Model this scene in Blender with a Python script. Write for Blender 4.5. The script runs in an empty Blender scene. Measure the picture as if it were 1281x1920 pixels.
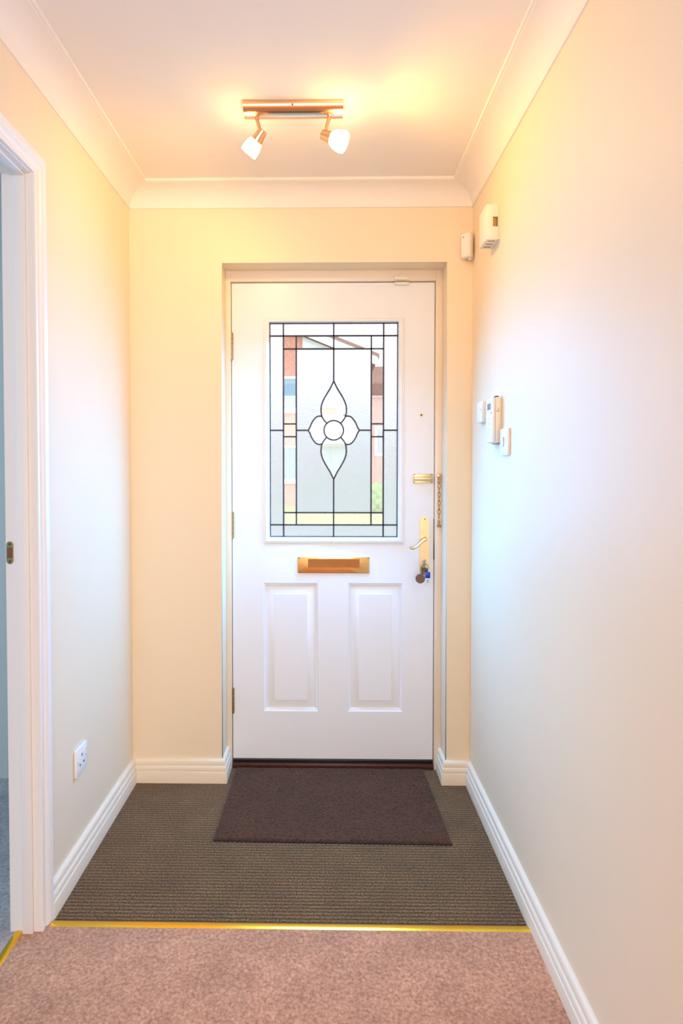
import bpy, bmesh, math, random
from mathutils import Vector, Matrix

random.seed(4)
scene = bpy.context.scene
COL = scene.collection

# ------------------------------------------------------------------ camera
cam_data = bpy.data.cameras.new('camera')
cam = bpy.data.objects.new('camera', cam_data)
COL.objects.link(cam)
cam_data.sensor_fit = 'VERTICAL'
cam_data.sensor_height = 36.0
cam_data.lens = 1155.6 * 36.0 / 1920.0
cam_data.shift_x = 47.8 / 1920.0
cam_data.shift_y = -55.2 / 1920.0
cam_data.clip_start = 0.02
cam.location = (-0.0059, -2.4381, 1.2602)
cam.rotation_euler = (math.pi / 2 - 0.0247, 0.0, 0.0160)
scene.camera = cam

# ------------------------------------------------------------------ sky, daylight, exposure
SKY = 2.9
world = bpy.data.worlds.new('overcast_sky')
scene.world = world
world.use_nodes = True
wbg = world.node_tree.nodes['Background']
wbg.inputs['Color'].default_value = (0.78, 0.88, 1.0, 1)
wbg.inputs['Strength'].default_value = SKY


def area_light(name, loc, rot, sx, sy, power, color):
    d = bpy.data.lights.new(name, 'AREA')
    d.shape = 'RECTANGLE'
    d.size, d.size_y = sx, sy
    d.energy = power
    d.color = color
    o = bpy.data.objects.new(name, d)
    o.location = loc
    o.rotation_euler = rot
    COL.objects.link(o)
    return o


# added fill light behind the camera, no window known there (shines towards +Y)
area_light('hall_fill', (0.55, -5.40, 1.35), (math.pi / 2, 0, 0), 2.4, 1.7, 102, (1.0, 0.93, 0.95))
# window of the side room, seen only through the doorway (shines towards +X)
area_light('side_room_daylight', (-3.45, -1.5, 1.4), (math.pi / 2, 0, -math.pi / 2), 1.8, 1.3, 44, (0.36, 0.64, 1.0))
# added lamp slats inside the front-door glass, boosting its weak skylight, each tipped down
for k in range(8):
    area_light('front_door_daylight_boost', (0.0265, 0.0400, 1.0260 + 0.1105 * k), (math.radians(-90 + 38), 0, math.radians(-11)), 0.53, 0.110, 3.4, (0.07, 0.41, 1.0))

scene.view_settings.view_transform = 'Standard'
scene.view_settings.look = 'None'
scene.view_settings.gamma = 1.0
scene.view_settings.exposure = -0.10
scene.view_settings.use_curve_mapping = False
scene.cycles.use_denoising = True
scene.cycles.max_bounces = 12
scene.cycles.diffuse_bounces = 6
scene.cycles.transmission_bounces = 12
scene.cycles.sample_clamp_indirect = 12.0

# ------------------------------------------------------------------ measured layout (metres)
XL, XR = -0.7804, 0.5674          # side walls
YB = -5.5                         # back of the hall, behind the camera
YR = -2.75                        # end of the wall with the keypad; added landing beyond lets bounced light escape
ZC, CEIL = 2.2752, 2.352          # foot of the coving, ceiling
OL, OR, OT = -0.4194, 0.4719, 2.0676   # door recess in the front wall
DY = 0.119                        # face of the front door
DL, DR, DB, DT = -0.395, 0.441, 0.038, 2.019
WLX = -0.858                      # far face of the left partition
JY0, JY1 = -0.816, -1.584         # side doorway, clear opening
HEADZ = 2.03


# ------------------------------------------------------------------ helpers
def mesh_obj(name, bm, mat, parent=None, smooth=None):
    bmesh.ops.recalc_face_normals(bm, faces=bm.faces)
    me = bpy.data.meshes.new(name)
    bm.to_mesh(me)
    bm.free()
    if mat is not None:
        for m in (mat if isinstance(mat, (list, tuple)) else [mat]):
            me.materials.append(m)
    if smooth is not None:
        me.shade_smooth()
        me.set_sharp_from_angle(angle=math.radians(smooth))
    o = bpy.data.objects.new(name, me)
    COL.objects.link(o)
    if parent is not None:
        o.parent = parent
        o.matrix_parent_inverse = parent_inv(parent)
    return o


def parent_inv(p):
    m = Matrix.LocRotScale(p.location, p.rotation_euler, p.scale)
    q = p
    if p.parent is not None:
        m = Matrix.LocRotScale(p.parent.location, p.parent.rotation_euler, p.parent.scale) @ p.matrix_parent_inverse.inverted().inverted() @ m
    return m.inverted()


def empty(name, loc):
    o = bpy.data.objects.new(name, None)
    o.empty_display_size = 0.05
    o.location = loc
    COL.objects.link(o)
    return o


def tag(o, label, cat, group=None, kind=None):
    o['label'] = label
    o['category'] = cat
    if group:
        o['group'] = group
    if kind:
        o['kind'] = kind
    return o


def box(bm, x0, x1, y0, y1, z0, z1, bev=0.0, seg=2):
    b = bmesh.new()
    bmesh.ops.create_cube(b, size=1.0)
    for v in b.verts:
        v.co = Vector((x0 + (v.co.x + .5) * (x1 - x0), y0 + (v.co.y + .5) * (y1 - y0), z0 + (v.co.z + .5) * (z1 - z0)))
    if bev > 0:
        bmesh.ops.bevel(b, geom=b.edges[:], offset=bev, segments=seg, profile=0.5, affect='EDGES')
    merge(bm, b)
    return bm


def merge(bm, b, mtx=None):
    if mtx is not None:
        bmesh.ops.transform(b, matrix=mtx, verts=b.verts)
    me = bpy.data.meshes.new('tmp')
    b.to_mesh(me)
    b.free()
    bm.from_mesh(me)
    bpy.data.meshes.remove(me)


def bx(name, mat, parent, *a, bev=0.0, seg=2, smooth=None):
    return mesh_obj(name, box(bmesh.new(), *a, bev=bev, seg=seg), mat, parent, smooth=smooth if smooth is not None else (40 if bev else None))


def frame_of(d):
    d = Vector(d).normalized()
    u = d.cross(Vector((0, 0, 1)))
    if u.length < 1e-4:
        u = Vector((1, 0, 0))
    u.normalize()
    return u, d.cross(u).normalized()


def tube(bm, pts, r, n=12, cap=True):
    """round bar through pts; r a number or one per point"""
    pts = [Vector(p) for p in pts]
    rs = r if isinstance(r, (list, tuple)) else [r] * len(pts)
    rings = []
    u0 = None
    for i, p in enumerate(pts):
        d = (pts[min(i + 1, len(pts) - 1)] - pts[max(i - 1, 0)]).normalized()
        if u0 is None:
            u0, _ = frame_of(d)
        u = (u0 - d * u0.dot(d)).normalized()
        u0 = u
        w = d.cross(u)
        rings.append([bm.verts.new(p + (u * math.cos(2 * math.pi * k / n) + w * math.sin(2 * math.pi * k / n)) * rs[i]) for k in range(n)])
    for a, b in zip(rings, rings[1:]):
        for k in range(n):
            bm.faces.new((a[k], a[(k + 1) % n], b[(k + 1) % n], b[k]))
    if cap:
        bm.faces.new(rings[0][::-1])
        bm.faces.new(rings[-1])
    return bm


def lathe(bm, prof, origin, axis, n=32, close=True):
    """prof: list of (radius, along axis)"""
    origin = Vector(origin)
    axis = Vector(axis).normalized()
    u, w = frame_of(axis)
    rings = []
    for r, h in prof:
        c = origin + axis * h
        if r < 1e-6:
            rings.append([bm.verts.new(c)])
        else:
            rings.append([bm.verts.new(c + (u * math.cos(2 * math.pi * k / n) + w * math.sin(2 * math.pi * k / n)) * r) for k in range(n)])
    for a, b in zip(rings, rings[1:]):
        for k in range(n):
            k2 = (k + 1) % n
            if len(a) == 1 and len(b) == 1:
                continue
            if len(a) == 1:
                bm.faces.new((a[0], b[k2], b[k]))
            elif len(b) == 1:
                bm.faces.new((a[k], a[k2], b[0]))
            else:
                bm.faces.new((a[k], a[k2], b[k2], b[k]))
    return bm


def torus(bm, c, axis, R, r, n=20, m=8, sx=1.0, up=None):
    c = Vector(c)
    a = Vector(axis).normalized()
    if up is None:
        u, w = frame_of(a)
    else:
        w = Vector(up).normalized()
        u = w.cross(a).normalized()
    rings = []
    for i in range(n):
        t = 2 * math.pi * i / n
        p = c + u * math.cos(t) * R + w * math.sin(t) * R * sx
        rad = (u * math.cos(t) + w * math.sin(t)).normalized()
        rings.append([bm.verts.new(p + rad * math.cos(2 * math.pi * k / m) * r + a * math.sin(2 * math.pi * k / m) * r) for k in range(m)])
    for i in range(n):
        A, B = rings[i], rings[(i + 1) % n]
        for k in range(m):
            bm.faces.new((A[k], A[(k + 1) % m], B[(k + 1) % m], B[k]))
    return bm


def prism_xz(bm, poly, y0, y1):
    """polygon in the XZ plane given thickness in Y"""
    a = [bm.verts.new((x, y0, z)) for x, z in poly]
    b = [bm.verts.new((x, y1, z)) for x, z in poly]
    n = len(poly)
    bm.faces.new(a)
    bm.faces.new(b[::-1])
    for i in range(n):
        bm.faces.new((a[i], b[i], b[(i + 1) % n], a[(i + 1) % n]))
    return bm


def sweep(path, profile, names, mat, closed_profile=True, per=None):
    """mitred moulding along an XY path; profile (distance from wall, height); one object per run"""
    path = [Vector((x, y)) for x, y in path]
    nrm = []
    for a, b in zip(path, path[1:]):
        d = (b - a).normalized()
        nrm.append(Vector((d.y, -d.x)))
    offs = []
    for i in range(len(path)):
        if i == 0:
            offs.append(nrm[0])
        elif i == len(path) - 1:
            offs.append(nrm[-1])
        else:
            s = nrm[i - 1] + nrm[i]
            offs.append(s / (1 + nrm[i - 1].dot(nrm[i])))
    out = []
    for i in range(len(path) - 1):
        bm = bmesh.new()
        A = [bm.verts.new((path[i].x + offs[i].x * d, path[i].y + offs[i].y * d, z)) for d, z in profile]
        B = [bm.verts.new((path[i + 1].x + offs[i + 1].x * d, path[i + 1].y + offs[i + 1].y * d, z)) for d, z in profile]
        n = len(profile)
        for k in range(n):
            bm.faces.new((A[k], A[(k + 1) % n], B[(k + 1) % n], B[k]))
        bm.faces.new(A[::-1])
        bm.faces.new(B)
        out.append(mesh_obj(names[i], bm, mat, smooth=35))
    return out


# ------------------------------------------------------------------ materials
def material(name, color, rough=0.6, metal=0.0, spec=0.5, noise=None, bump=None, emission=None, coat=0.0):
    """noise: (scale, amount, detail) varies the colour; bump: (scale, strength, distance)"""
    m = bpy.data.materials.new(name)
    m.use_nodes = True
    nt = m.node_tree
    p = nt.nodes['Principled BSDF']
    p.inputs['Base Color'].default_value = (*color, 1)
    p.inputs['Roughness'].default_value = rough
    p.inputs['Metallic'].default_value = metal
    p.inputs['Specular IOR Level'].default_value = spec
    p.inputs['Coat Weight'].default_value = coat
    tc = nt.nodes.new('ShaderNodeTexCoord')
    if noise:
        sc, amt, det = noise
        nz = nt.nodes.new('ShaderNodeTexNoise')
        nz.inputs['Scale'].default_value = sc
        nz.inputs['Detail'].default_value = det
        nz.inputs['Roughness'].default_value = 0.65
        nt.links.new(tc.outputs['Object'], nz.inputs['Vector'])
        mr = nt.nodes.new('ShaderNodeMapRange')
        mr.inputs['From Min'].default_value = 0.25
        mr.inputs['From Max'].default_value = 0.75
        mr.inputs['To Min'].default_value = 1 - amt
        mr.inputs['To Max'].default_value = 1 + amt
        nt.links.new(nz.outputs['Fac'], mr.inputs['Value'])
        mx = nt.nodes.new('ShaderNodeMix')
        mx.data_type = 'RGBA'
        mx.blend_type = 'MULTIPLY'
        mx.inputs['Factor'].default_value = 1.0
        mx.inputs[6].default_value = (*color, 1)
        nt.links.new(mr.outputs['Result'], mx.inputs[7])
        nt.links.new(mx.outputs[2], p.inputs['Base Color'])
    if bump:
        sc, st, dist = bump
        nz2 = nt.nodes.new('ShaderNodeTexNoise')
        nz2.inputs['Scale'].default_value = sc
        nz2.inputs['Detail'].default_value = 4
        nt.links.new(tc.outputs['Object'], nz2.inputs['Vector'])
        b = nt.nodes.new('ShaderNodeBump')
        b.inputs['Strength'].default_value = st
        b.inputs['Distance'].default_value = dist
        nt.links.new(nz2.outputs['Fac'], b.inputs['Height'])
        nt.links.new(b.outputs['Normal'], p.inputs['Normal'])
    if emission:
        p.inputs['Emission Color'].default_value = (*emission[0], 1)
        p.inputs['Emission Strength'].default_value = emission[1]
    return m


def carpet_material(name, dark, light, scale, rib=None, contrast=(0.35, 0.65), bump=0.5, blotch=0.12):
    """speckled pile; rib = (ribs per metre along Y, colour darkening of the grooves)"""
    m = bpy.data.materials.new(name)
    m.use_nodes = True
    nt = m.node_tree
    p = nt.nodes['Principled BSDF']
    p.inputs['Roughness'].default_value = 0.95
    p.inputs['Specular IOR Level'].default_value = 0.1
    p.inputs['Sheen Weight'].default_value = 0.15
    tc = nt.nodes.new('ShaderNodeTexCoord')
    nz = nt.nodes.new('ShaderNodeTexNoise')
    nz.inputs['Scale'].default_value = scale
    nz.inputs['Detail'].default_value = 6
    nz.inputs['Roughness'].default_value = 0.75
    nt.links.new(tc.outputs['Object'], nz.inputs['Vector'])
    cr = nt.nodes.new('ShaderNodeValToRGB')
    cr.color_ramp.elements[0].position = contrast[0]
    cr.color_ramp.elements[1].position = contrast[1]
    cr.color_ramp.elements[0].color = (*dark, 1)
    cr.color_ramp.elements[1].color = (*light, 1)
    nt.links.new(nz.outputs['Fac'], cr.inputs['Fac'])
    big = nt.nodes.new('ShaderNodeTexNoise')
    big.inputs['Scale'].default_value = 9
    big.inputs['Detail'].default_value = 3
    nt.links.new(tc.outputs['Object'], big.inputs['Vector'])
    mr = nt.nodes.new('ShaderNodeMapRange')
    mr.inputs['From Min'].default_value = 0.3
    mr.inputs['From Max'].default_value = 0.7
    mr.inputs['To Min'].default_value = 1 - blotch
    mr.inputs['To Max'].default_value = 1 + blotch
    nt.links.new(big.outputs['Fac'], mr.inputs['Value'])
    mx = nt.nodes.new('ShaderNodeMix')
    mx.data_type = 'RGBA'
    mx.blend_type = 'MULTIPLY'
    mx.inputs['Factor'].default_value = 1.0
    nt.links.new(cr.outputs['Color'], mx.inputs[6])
    nt.links.new(mr.outputs['Result'], mx.inputs[7])
    last = mx.outputs[2]
    height = nz.outputs['Fac']
    if rib:
        wv = nt.nodes.new('ShaderNodeTexWave')
        wv.wave_type = 'BANDS'
        wv.bands_direction = 'Y'
        wv.inputs['Scale'].default_value = rib[0] * 2 * math.pi / 20.0
        wv.inputs['Distortion'].default_value = 0.25
        wv.inputs['Detail'].default_value = 1.0
        wv.inputs['Detail Scale'].default_value = 60.0
        nt.links.new(tc.outputs['Object'], wv.inputs['Vector'])
        m2 = nt.nodes.new('ShaderNodeMapRange')
        m2.inputs['To Min'].default_value = 1 - rib[1]
        m2.inputs['To Max'].default_value = 1 + rib[1] * 0.3
        nt.links.new(wv.outputs['Fac'], m2.inputs['Value'])
        mx2 = nt.nodes.new('ShaderNodeMix')
        mx2.data_type = 'RGBA'
        mx2.blend_type = 'MULTIPLY'
        mx2.inputs['Factor'].default_value = 1.0
        nt.links.new(last, mx2.inputs[6])
        nt.links.new(m2.outputs['Result'], mx2.inputs[7])
        last = mx2.outputs[2]
        ad = nt.nodes.new('ShaderNodeMath')
        ad.operation = 'ADD'
        nt.links.new(wv.outputs['Fac'], ad.inputs[0])
        nt.links.new(nz.outputs['Fac'], ad.inputs[1])
        height = ad.outputs[0]
    nt.links.new(last, p.inputs['Base Color'])
    b = nt.nodes.new('ShaderNodeBump')
    b.inputs['Strength'].default_value = bump
    b.inputs['Distance'].default_value = 0.004
    nt.links.new(height, b.inputs['Height'])
    nt.links.new(b.outputs['Normal'], p.inputs['Normal'])
    return m


def glass_material(name, rough, bump_scale=0, bump_strength=0, color=(1, 1, 1)):
    m = bpy.data.materials.new(name)
    m.use_nodes = True
    nt = m.node_tree
    p = nt.nodes['Principled BSDF']
    p.inputs['Base Color'].default_value = (*color, 1)
    p.inputs['Roughness'].default_value = rough
    p.inputs['Transmission Weight'].default_value = 1.0
    p.inputs['IOR'].default_value = 1.45
    if bump_scale:
        tc = nt.nodes.new('ShaderNodeTexCoord')
        vo = nt.nodes.new('ShaderNodeTexNoise')
        vo.inputs['Scale'].default_value = bump_scale
        vo.inputs['Detail'].default_value = 3
        nt.links.new(tc.outputs['Object'], vo.inputs['Vector'])
        b = nt.nodes.new('ShaderNodeBump')
        b.inputs['Strength'].default_value = bump_strength
        b.inputs['Distance'].default_value = 0.002
        nt.links.new(vo.outputs['Fac'], b.inputs['Height'])
        nt.links.new(b.outputs['Normal'], p.inputs['Normal'])
    return m


M = {}
M['wall'] = material('cream_wall_paint', (0.875, 0.73, 0.52), 0.55, spec=0.35, noise=(3, 0.012, 2), bump=(180, 0.04, 0.001))
M['ceiling'] = material('ceiling_paint', (0.87, 0.81, 0.72), 0.7, spec=0.25, noise=(3, 0.01, 2), bump=(160, 0.03, 0.001))
M['coving'] = material('coving_paint', (0.89, 0.82, 0.72), 0.6, spec=0.3)
M['gloss'] = material('cream_gloss_paint', (0.87, 0.75, 0.57), 0.45, spec=0.3, bump=(60, 0.02, 0.001))
M['frame'] = material('door_frame_paint', (0.87, 0.74, 0.57), 0.35, spec=0.5)
M['lining'] = material('white_satin_paint', (0.84, 0.82, 0.78), 0.35, spec=0.5)
M['door'] = material('white_door_skin', (0.85, 0.86, 0.86), 0.32, spec=0.5, bump=(90, 0.015, 0.001))
M['plastic'] = material('white_plastic', (0.86, 0.84, 0.80), 0.35)
M['plastic_warm'] = material('ivory_plastic', (0.84, 0.79, 0.66), 0.4)
M['slot'] = material('dark_slot', (0.05, 0.045, 0.05), 0.5)
M['screen'] = material('grey_display', (0.14, 0.16, 0.17), 0.25)
M['brass'] = material('polished_brass', (0.83, 0.56, 0.24), 0.14, metal=1.0, noise=(60, 0.05, 2))
M['satin_brass'] = material('satin_brass', (0.80, 0.58, 0.30), 0.30, metal=1.0)
M['aged_brass'] = material('aged_brass', (0.42, 0.28, 0.11), 0.38, metal=1.0, noise=(120, 0.2, 3))
M['gold_strip'] = material('gold_anodised_aluminium', (0.95, 0.53, 0.045), 0.24, metal=1.0, bump=(300, 0.05, 0.0005))
M['lamp_metal'] = material('brushed_copper_gold', (0.80, 0.52, 0.30), 0.24, metal=1.0)
M['steel'] = material('dull_steel', (0.45, 0.44, 0.42), 0.35, metal=1.0)
M['screw'] = material('screw_head', (0.22, 0.16, 0.09), 0.4, metal=1.0)
M['lead'] = material('lead_came', (0.035, 0.033, 0.045), 0.5, metal=0.0)
M['rubber'] = material('black_rubber_seal', (0.012, 0.014, 0.018), 0.28)
M['sill'] = material('brown_hardwood_sill', (0.075, 0.022, 0.013), 0.35, noise=(40, 0.25, 3))
M['frost'] = glass_material('obscured_glass', 0.36, 240, 0.9, (0.88, 0.92, 1.0))
M['clear'] = glass_material('bevelled_clear_glass', 0.0)
M['opal'] = material('lit_opal_glass', (0.95, 0.92, 0.85), 0.3, emission=((1.0, 0.66, 0.28), 32.0))
M['carpet'] = carpet_material('pink_beige_carpet', (0.38, 0.160, 0.080), (0.76, 0.40, 0.235), 120, bump=0.6)
M['carpet_side'] = carpet_material('side_room_carpet', (0.30, 0.27, 0.28), (0.62, 0.57, 0.58), 110, bump=0.6)
M['matting'] = carpet_material('ribbed_brown_matting', (0.050, 0.020, 0.005), (0.42, 0.235, 0.092), 190, rib=(72, 0.5), bump=0.8, contrast=(0.40, 0.63))
M['coir'] = carpet_material('dark_brown_coir', (0.024, 0.008, 0.003), (0.165, 0.062, 0.024), 170, bump=1.0, contrast=(0.36, 0.66))
M['mat_back'] = material('mat_rubber_backing', (0.012, 0.009, 0.008), 0.7)
M['side_wall'] = material('side_room_paint', (0.60, 0.62, 0.58), 0.6)
M['blue_plastic'] = material('blue_plastic_tag', (0.004, 0.03, 0.36), 0.3)
M['tag_paper'] = material('tag_paper', (0.78, 0.78, 0.74), 0.6)
M['ink'] = material('tag_ink', (0.10, 0.10, 0.11), 0.6)
M['leather'] = material('brown_leather', (0.17, 0.075, 0.045), 0.55, noise=(150, 0.15, 3))
M['key_metal'] = material('dark_key_metal', (0.10, 0.095, 0.07), 0.35, metal=1.0)
M['green_plastic'] = material('green_key_cap', (0.02, 0.20, 0.07), 0.4)
# outdoors (ordinary daylight reflectances)
M['brick'] = material('red_brick', (0.60, 0.26, 0.19), 0.85, noise=(9, 0.25, 4))
M['render'] = material('white_render', (0.72, 0.72, 0.72), 0.8)
M['upvc'] = material('white_window_frame', (0.85, 0.85, 0.85), 0.4)
M['far_glass'] = material('far_window_glass', (0.22, 0.34, 0.44), 0.08)
M['far_door'] = material('grey_blue_door', (0.30, 0.40, 0.43), 0.4)
M['roof'] = material('brown_roof_tile', (0.30, 0.16, 0.13), 0.8, noise=(12, 0.2, 3))
M['grass'] = material('lawn_grass', (0.24, 0.36, 0.07), 0.9, noise=(1.2, 0.25, 4))
M['paving'] = material('pale_paving', (0.42, 0.41, 0.40), 0.85, noise=(2, 0.1, 3))
M['fence'] = material('brown_fence_wood', (0.34, 0.19, 0.12), 0.8, noise=(8, 0.25, 3))
M['bush'] = material('green_bush', (0.14, 0.28, 0.03), 0.8, noise=(8, 0.4, 3))
M['outer'] = material('outer_brickwork', (0.22, 0.10, 0.07), 0.85)


def struct(o, label, cat):
    return tag(o, label, cat, kind='structure')


# ================================================================== THE SHELL
# floors
b = bmesh.new()
box(b, XL, XR, YB, -0.783, -0.1, 0.006)
box(b, -0.834, XL, JY1 - 0.02, JY0 + 0.02, -0.1, 0.006)
struct(mesh_obj('floor', b, M['carpet']), 'pinkish beige hall carpet in the foreground', 'carpet')
struct(bx('floor_entrance', M['matting'], None, XL, XR, -0.783, 0.135, -0.1, 0.0), 'ribbed brown matting fitted inside the front door', 'matting')
struct(bx('floor_side_room', M['carpet_side'], None, -3.6, -0.834, -3.2, 0.0, -0.1, 0.006), 'carpet of the side room through the open doorway', 'carpet')
# ceiling
struct(bx('ceiling', M['ceiling'], None, XL - 0.08, XR + 0.1, YB - 0.1, 0.3, CEIL, CEIL + 0.1), 'smooth cream ceiling with a two-lamp spotlight bar', 'ceiling')
struct(bx('ceiling_side_room', M['side_wall'], None, -3.7, WLX, -3.3, 0.1, CEIL, CEIL + 0.1), 'ceiling of the side room beyond the doorway', 'ceiling')
# left partition with the doorway
b = bmesh.new()
box(b, WLX, XL, -0.790, 0.28, -0.1, CEIL + 0.05)
box(b, WLX, XL, -1.610, -0.790, HEADZ + 0.026, CEIL + 0.05)
box(b, WLX, XL, YB - 0.1, -1.610, -0.1, CEIL + 0.05)
struct(mesh_obj('wall_left', b, M['wall']), 'cream painted wall with the socket and the side doorway', 'wall')
struct(bx('wall_right', M['wall'], None, XR, XR + 0.1, YR, 0.28, -0.1, CEIL + 0.05), 'cream painted wall carrying the alarm keypad and light switch', 'wall')
b = bmesh.new()
prism_xz(b, [(XL, -0.1), (OL, -0.1), (OL, OT), (OR, OT), (OR, -0.1), (XR, -0.1), (XR, CEIL + 0.05), (XL, CEIL + 0.05)], 0.0, 0.28)
rim = [e for e in b.edges if all(abs(v.co.y) < 1e-5 for v in e.verts) and
       all(OL - 1e-4 < v.co.x < OR + 1e-4 and v.co.z < OT + 1e-4 for v in e.verts) and max(v.co.z for v in e.verts) > 1]
bmesh.ops.bevel(b, geom=rim, offset=0.004, segments=3, affect='EDGES')
struct(mesh_obj('wall_front', b, M['wall'], smooth=50), 'cream painted end wall with the recess of the front door', 'wall')
struct(bx('wall_back', M['side_wall'], None, XL, 2.7, YB - 0.1, YB, -0.1, CEIL + 0.05), 'end wall of the hall and added landing behind the photographer', 'wall')
struct(bx('wall_added_landing_right', M['side_wall'], None, 2.6, 2.7, YB, YR + 0.1, -0.1, CEIL + 0.05), 'outer wall of the added landing behind the photographer', 'wall')
struct(bx('wall_added_landing_front', M['side_wall'], None, XR + 0.1, 2.6, YR, YR + 0.1, -0.1, CEIL + 0.05), 'wall of the added landing backing onto the keypad wall', 'wall')
struct(bx('floor_added_landing', M['carpet'], None, XR, 2.6, YB, YR, -0.1, 0.006), 'carpet of the added landing behind the photographer', 'carpet')
struct(bx('ceiling_added_landing', M['ceiling'], None, XR + 0.1, 2.7, YB - 0.1, YR + 0.1, CEIL, CEIL + 0.1), 'ceiling of the added landing behind the photographer', 'ceiling')
struct(bx('wall_side_room_front', M['side_wall'], None, -3.7, WLX, 0.0, 0.28, -0.1, CEIL + 0.05), 'grey wall of the side room', 'wall')
struct(bx('wall_side_room_far', M['side_wall'], None, -3.7, -3.6, -3.3, 0.0, -0.1, CEIL + 0.05), 'window wall of the side room out of sight', 'wall')
struct(bx('wall_side_room_back', M['side_wall'], None, -3.7, WLX, -3.3, -3.2, -0.1, CEIL + 0.05), 'rear wall of the side room out of sight', 'wall')

# coving: concave quarter with a small lip at the ceiling
cov = [(0.0, CEIL + 0.02), (0.0, ZC), (0.005, ZC)]
for i in range(0, 13):
    t = math.pi / 2 * i / 12
    cov.append((0.0855 - 0.0795 * math.cos(t), ZC + 0.003 + 0.062 * math.sin(t)))
cov += [(0.0865, ZC + 0.066), (0.0935, ZC + 0.066), (0.0935, CEIL + 0.02)]
for o, l in zip(sweep([(XL, YB), (XL, 0), (XR, 0), (XR, YR)], cov, ['trim_1', 'trim_2', 'trim_3'], M['coving']),
                ['curved plaster coving above the wall with the doorway', 'curved plaster coving above the front door',
                 'curved plaster coving above the wall with the keypad']):
    struct(o, l, 'coving')

# baseboards
base = [(0.0, 0.0), (0.0195, 0.0), (0.0195, 0.044), (0.0190, 0.0455), (0.0145, 0.0470), (0.0145, 0.0490), (0.0172, 0.0520), (0.0170, 0.0640),
        (0.0155, 0.0665), (0.0105, 0.0680), (0.0105, 0.0705), (0.0128, 0.0735), (0.0125, 0.0850), (0.0095, 0.0905), (0.005, 0.0930), (0.0, 0.0935)]
lb = sweep([(XL, -0.764), (XL, 0), (OL, 0), (OL, 0.106)], base, ['baseboard_left', 'baseboard_front_left', 'baseboard_recess_left'], M['gloss'])
struct(lb[0], 'cream moulded baseboard below the socket', 'baseboard')
struct(lb[1], 'short cream baseboard between the corner and the hinge side of the recess', 'baseboard')
struct(lb[2], 'cream baseboard return inside the recess below the hinges', 'baseboard')
rb = sweep([(OR, 0.106), (OR, 0), (XR, 0), (XR, YR)], base, ['baseboard_recess_right', 'baseboard_front_right', 'baseboard_right'], M['gloss'])
struct(rb[0], 'cream baseboard return inside the recess on the lock side', 'baseboard')
struct(rb[1], 'very short cream baseboard beside the lock side of the recess', 'baseboard')
struct(rb[2], 'long cream moulded baseboard below the keypad wall', 'baseboard')

# side doorway: lining with stop, architrave, strike plate
lin = empty('trim_4', (XL, JY0, 0))
struct(lin, 'white door lining of the side doorway', 'door lining')
b = bmesh.new()
box(b, WLX, XL, JY0, -0.790, 0.0, HEADZ + 0.026)
box(b, WLX, XL, -1.610, JY1, 0.0, HEADZ + 0.026)
box(b, WLX, XL, JY1, JY0, HEADZ, HEADZ + 0.026)
mesh_obj('jamb', b, M['lining'], lin)
b = bmesh.new()
box(b, -0.822, -0.7935, JY0 - 0.008, JY0, 0.0, HEADZ, bev=0.0012)
box(b, -0.822, -0.7935, JY1, JY1 + 0.008, 0.0, HEADZ, bev=0.0012)
box(b, -0.822, -0.7935, JY1 + 0.008, JY0 - 0.008, HEADZ - 0.008, HEADZ, bev=0.0012)
mesh_obj('stop', b, M['lining'], lin, smooth=40)
# strike plate
b = bmesh.new()
pl = []
for sgn, zc in ((1, 1.054), (-1, 1.012)):
    for i in range(9):
        t = math.pi * i / 8
        pl.append((-0.8465 + sgn * 0.0095 * math.cos(t), zc + sgn * 0.0095 * math.sin(t)))
prism_xz(b, pl, JY0 - 0.0015, JY0)
sp = mesh_obj('strike_plate', b, M['brass'], lin)
sp['label'] = 'brass strike plate with dark latch hole'
bx('latch_hole', M['leather'], sp, -0.8535, -0.8395, JY0 - 0.0022, JY0 - 0.0014, 1.019, 1.047)
for z in (1.056, 1.010):
    lathe_b = lathe(bmesh.new(), [(0, 0.0012), (0.0035, 0.001), (0.0038, 0)], (-0.8465, JY0 - 0.0015, z), (0, -1, 0), 14)
    mesh_obj('screw', lathe_b, M['screw'], sp, smooth=40)

# architrave on the hall side: profile across its width, thick at the outer edge
def architrave():
    arc = empty('trim_5', (XL, JY0, 0))
    struct(arc, 'white moulded architrave around the side doorway', 'architrave')
    prof = [(0.0, 0.0), (0.0, 0.0085), (0.002, 0.0105), (0.010, 0.0110), (0.013, 0.0085), (0.017, 0.0080), (0.023, 0.0125), (0.029, 0.0150),
            (0.0315, 0.0135), (0.034, 0.0160), (0.050, 0.0180), (0.053, 0.0165), (0.0535, 0.0)]   # (away from opening, off wall)
    yi, yo = JY0 + 0.001, JY1 - 0.001
    zi = HEADZ + 0.004

    def run(name, fa, fb):
        bm = bmesh.new()
        A = [bm.verts.new(fa(w, d)) for w, d in prof]
        B = [bm.verts.new(fb(w, d)) for w, d in prof]
        n = len(prof)
        for k in range(n):
            bm.faces.new((A[k], A[(k + 1) % n], B[(k + 1) % n], B[k]))
        bm.faces.new(A[::-1])
        bm.faces.new(B)
        mesh_obj(name, bm, M['lining'], arc, smooth=30)
    run('architrave_leg', lambda w, d: (XL + d, yi + w, 0.0), lambda w, d: (XL + d, yi + w, zi + w))
    run('architrave_leg', lambda w, d: (XL + d, yo - w, 0.0), lambda w, d: (XL + d, yo - w, zi + w))
    run('architrave_head', lambda w, d: (XL + d, yi + w, zi + w), lambda w, d: (XL + d, yo - w, zi + w))


architrave()

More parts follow.
